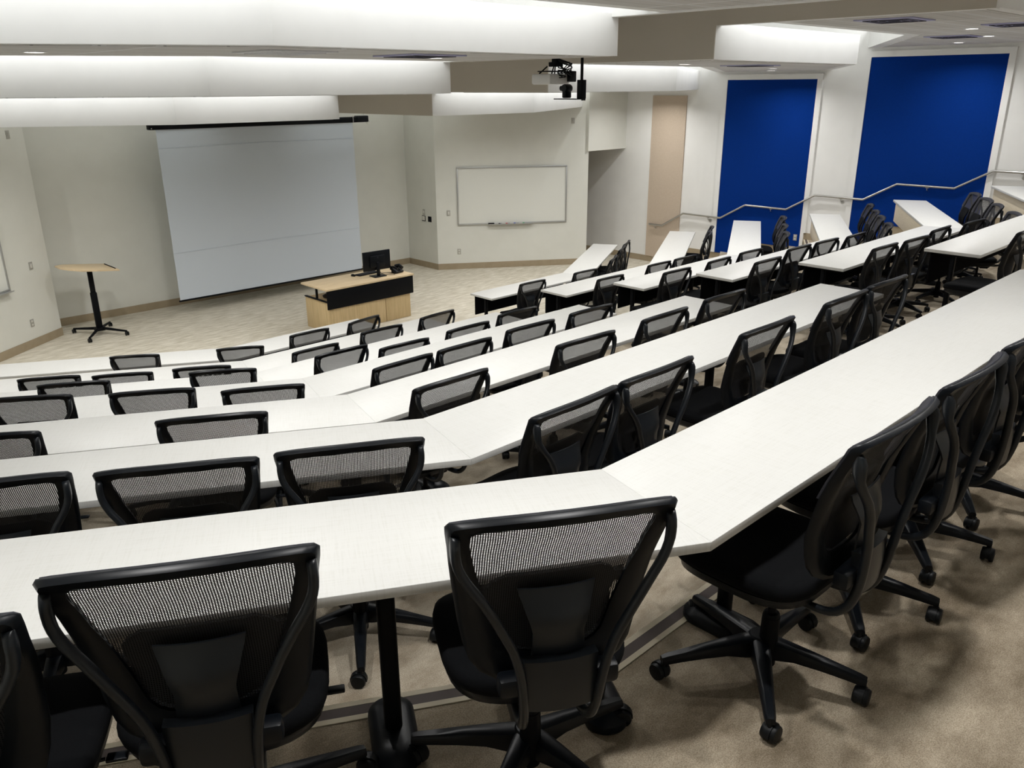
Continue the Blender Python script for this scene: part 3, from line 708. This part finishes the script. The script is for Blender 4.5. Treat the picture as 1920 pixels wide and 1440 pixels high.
# ------------------------------------------------------------------ whiteboards
def frame_on(p, q, z0, z1, s0, s1, lab, traypos):
    """whiteboard on the wall line p->q, s0..s1 metres from p"""
    P = Vector(p); d = (Vector(q)-P).normalized(); n = Vector((d.y, -d.x)); ang = math.atan2(d.y, d.x)
    o = P+d*s0+n*.003; t = empty('whiteboard', (o.x, o.y, z0), ang); tag(t, lab, 'whiteboard')
    L = s1-s0; H = z1-z0          # local x along wall, -y into the room
    MB().box((L/2, -.008, H/2), (L, .012, H)).build('writing_surface', M['board'], t)
    m = MB().box((L/2, -.014, 0), (L+.03, .026, .035), .003).box((L/2, -.014, H), (L+.03, .026, .035), .003).box((0, -.014, H/2), (.03, .026, H), .003).box((L, -.014, H/2), (.03, .026, H), .003)
    m.build('frame', M['alu'], t)
    a, b = traypos
    MB().box(((a+b)/2, -.055, -.012), (b-a, .09, .010), .002).box(((a+b)/2, -.10, -.006), (b-a, .006, .018)).build('marker_tray', M['alu'], t)
    return t, ang, o, d, n
t, ang, o, d, n = frame_on(RW_A, RW_B, .985, 2.19, .47, 2.88, 'framed whiteboard on the angled wall right of the stage', (.66, 1.66))
for s, mk, nm in ((.86, 'black', 'black'), (1.02, 'red', 'red'), (1.20, 'mblue', 'blue'), (1.40, 'green', 'green')):
    e = empty('marker', (o.x+d.x*s+n.x*.06, o.y+d.y*s+n.y*.06, .985+.004), ang); tag(e, '%s dry-erase marker on the whiteboard tray' % nm, 'marker', 'dry-erase markers')
    MB().lathe([(.003, -.062), (.0085, -.058), (.0085, .02)], 12, axis='X').build('barrel', M['ivory'], e)
    MB().lathe([(.0095, .02), (.0095, .058), (.006, .064)], 12, axis='X').build('cap', M[mk], e)
er = MB().box((0, 0, .016), (.13, .05, .03), .006).build('board_eraser', M['black']); er.location = (o.x+d.x*.72+n.x*.06, o.y+d.y*.72+n.y*.06, .985-.006); er.rotation_euler = (0, 0, ang)
tag(er, 'black felt eraser at the left end of the whiteboard tray', 'eraser')
dl = Vector((LW_A[0]-LW_B[0], LW_A[1]-LW_B[1])); LLW = dl.length
frame_on(LW_B, LW_A, .985, 2.19, LLW-3.37, LLW-.965, 'framed whiteboard cut off by the left edge of the photo', (1.4, 2.40))

# ------------------------------------------------------------------ wall plates
def plate(p, q, s, z, kind, lab):
    P = Vector(p); d = (Vector(q)-P).normalized(); n = Vector((d.y, -d.x)); ang = math.atan2(d.y, d.x)
    o = P+d*s+n*.002; nm = {'outlet': 'wall_outlet', 'switch': 'light_switch', 'panel': 'touch_panel', 'black': 'black_wall_plate', 'sensor': 'wall_sensor'}[kind]
    t = empty(nm, (o.x, o.y, z), ang); tag(t, lab, {'outlet': 'outlet', 'switch': 'switch', 'panel': 'control panel', 'black': 'wall plate', 'sensor': 'sensor'}[kind])
    if kind == 'outlet':
        MB().box((0, -.003, 0), (.075, .007, .120), .002).build('cover_plate', M['plate'], t)
        for dz in (-.028, .028): MB().box((0, -.007, dz), (.036, .004, .030), .004).build('socket', M['ivory'], t)
    elif kind in ('switch', 'sensor'):
        MB().box((0, -.003, 0), (.075, .007, .120), .002).build('cover_plate', M['plate'], t)
        MB().box((0, -.009, 0), (.034, .008, .066), .002, Matrix.Rotation(R(5), 3, 'X')).build('rocker', M['ivory'] if kind == 'switch' else M['plate'], t)
    elif kind == 'panel':
        MB().box((0, -.004, 0), (.115, .010, .120), .003).build('bezel', M['blackm'], t)
        MB().box((0, -.010, .004), (.095, .003, .095)).build('display', M['ivory'], t)
    else:
        MB().box((0, -.004, 0), (.115, .010, .120), .003).build('cover_plate', M['blackm'], t)
        MB().box((0, -.010, 0), (.02, .004, .03)).build('jack', M['grayfab'], t)
plate(RW_A, RW_B, .26, 1.24, 'switch', 'light switch left of the framed whiteboard')
plate(RW_A, RW_B, .47, .39, 'outlet', 'wall outlet low under the framed whiteboard')
plate(RW_A, RW_B, 3.01, 3.13, 'sensor', 'small grey wall sensor high right of the whiteboard')
plate((11.35, 15.2), (11.35, 14.09), .67, 1.23, 'switch', 'narrow grey switch above the white touch panel')
plate((11.35, 15.2), (11.35, 14.09), .66, 1.09, 'panel', 'white touch panel with dark edge on the short side wall')
plate((11.35, 15.2), (11.35, 14.09), .87, 1.09, 'black', 'black wall plate right of the touch panel')
plate(LW_B, LW_A, LLW-.41, 1.24, 'switch', 'light switch on the slanted wall left of the lectern')
plate(LW_B, LW_A, LLW-.63, .38, 'outlet', 'wall outlet low on the slanted left wall')
plate(LW_B, LW_A, LLW-.33, 3.19, 'sensor', 'small grey sensor high on the slanted left wall')
plate((WALL_R-.028, 12), (WALL_R-.028, 5), 4.20, .98, 'outlet', 'steel wall outlet at the foot of the narrower blue panel')

# ------------------------------------------------------------------ projector and camera mounts
pj = empty('projector', (7.42, 6.93, 0)); tag(pj, 'white ceiling projector on a black mount with tangled cables', 'projector')
MB().box((.02, .10, 3.90), (.34, .30, .115), .02).build('housing', M['projw'], pj)
MB().lathe([(.040, 0), (.042, .012), (.030, .014)], 20, (-.06, .248, 3.90), 'Y').build('lens', M['black'], pj)
MB().box((0, 0, 4.80), (.07, .07, 1.45), .004).box((0, 0, 4.06), (.12, .12, .05), .005).build('column', M['blackm'], pj)
m = MB().box((0, .04, 3.985), (.30, .22, .012), .003)
for sx in (-.13, .13):
    for sy in (-.06, .14): m.tube([(sx, sy, 3.96), (sx*.5, sy*.5, 4.04)], .008, 6)
m.build('mount_arm', M['blackm'], pj)
m = MB(); rr = random.Random(3)
for q in range(9):
    a0 = rr.uniform(0, 6.28); pts = [(rr.uniform(-.03, .05), rr.uniform(-.03, .03), 4.12)]
    for w in range(6):
        a0 += rr.uniform(.6, 1.3); pts.append((.10+.10*math.cos(a0), -.05+.07*math.sin(a0), 4.07-.03*w+rr.uniform(-.02, .02)))
    pts.append((.16, -.02, 3.92)); m.tube(pts, .006, 6)
m.build('cable_bundle', M['rubber'], pj)
MB().box((.19, -.06, 3.93), (.10, .10, .12), .01).build('power_supply', M['black'], pj)
cm = empty('ceiling_camera', (7.40, 6.51, 0)); tag(cm, 'black ceiling camera on a bracket hanging beside the projector', 'camera')
MB().tube([(0, 0, 5.48), (0, 0, 3.84)], .017, 12).build('pole', M['blackm'], cm)
MB().box((0, 0, 3.79), (.075, .075, .20), .004).box((.0, -.03, 3.70), (.06, .012, .06)).build('mount_box', M['blackm'], cm)
MB().box((-.06, .13, 3.685), (.16, .34, .010), .002).build('shelf', M['blackm'], cm)
MB().box((-.06, .17, 3.73), (.10, .06, .07), .012).lathe([(.040, -.055), (.045, -.04), (.045, .04), (.040, .055)], 20, (-.06, .17, 3.80), 'X').build('camera_body', M['black'], cm)
MB().lathe([(.028, 0), (.028, .07), (.02, .075)], 16, (-.06, .19, 3.80), 'Y').build('lens', M['black'], cm)
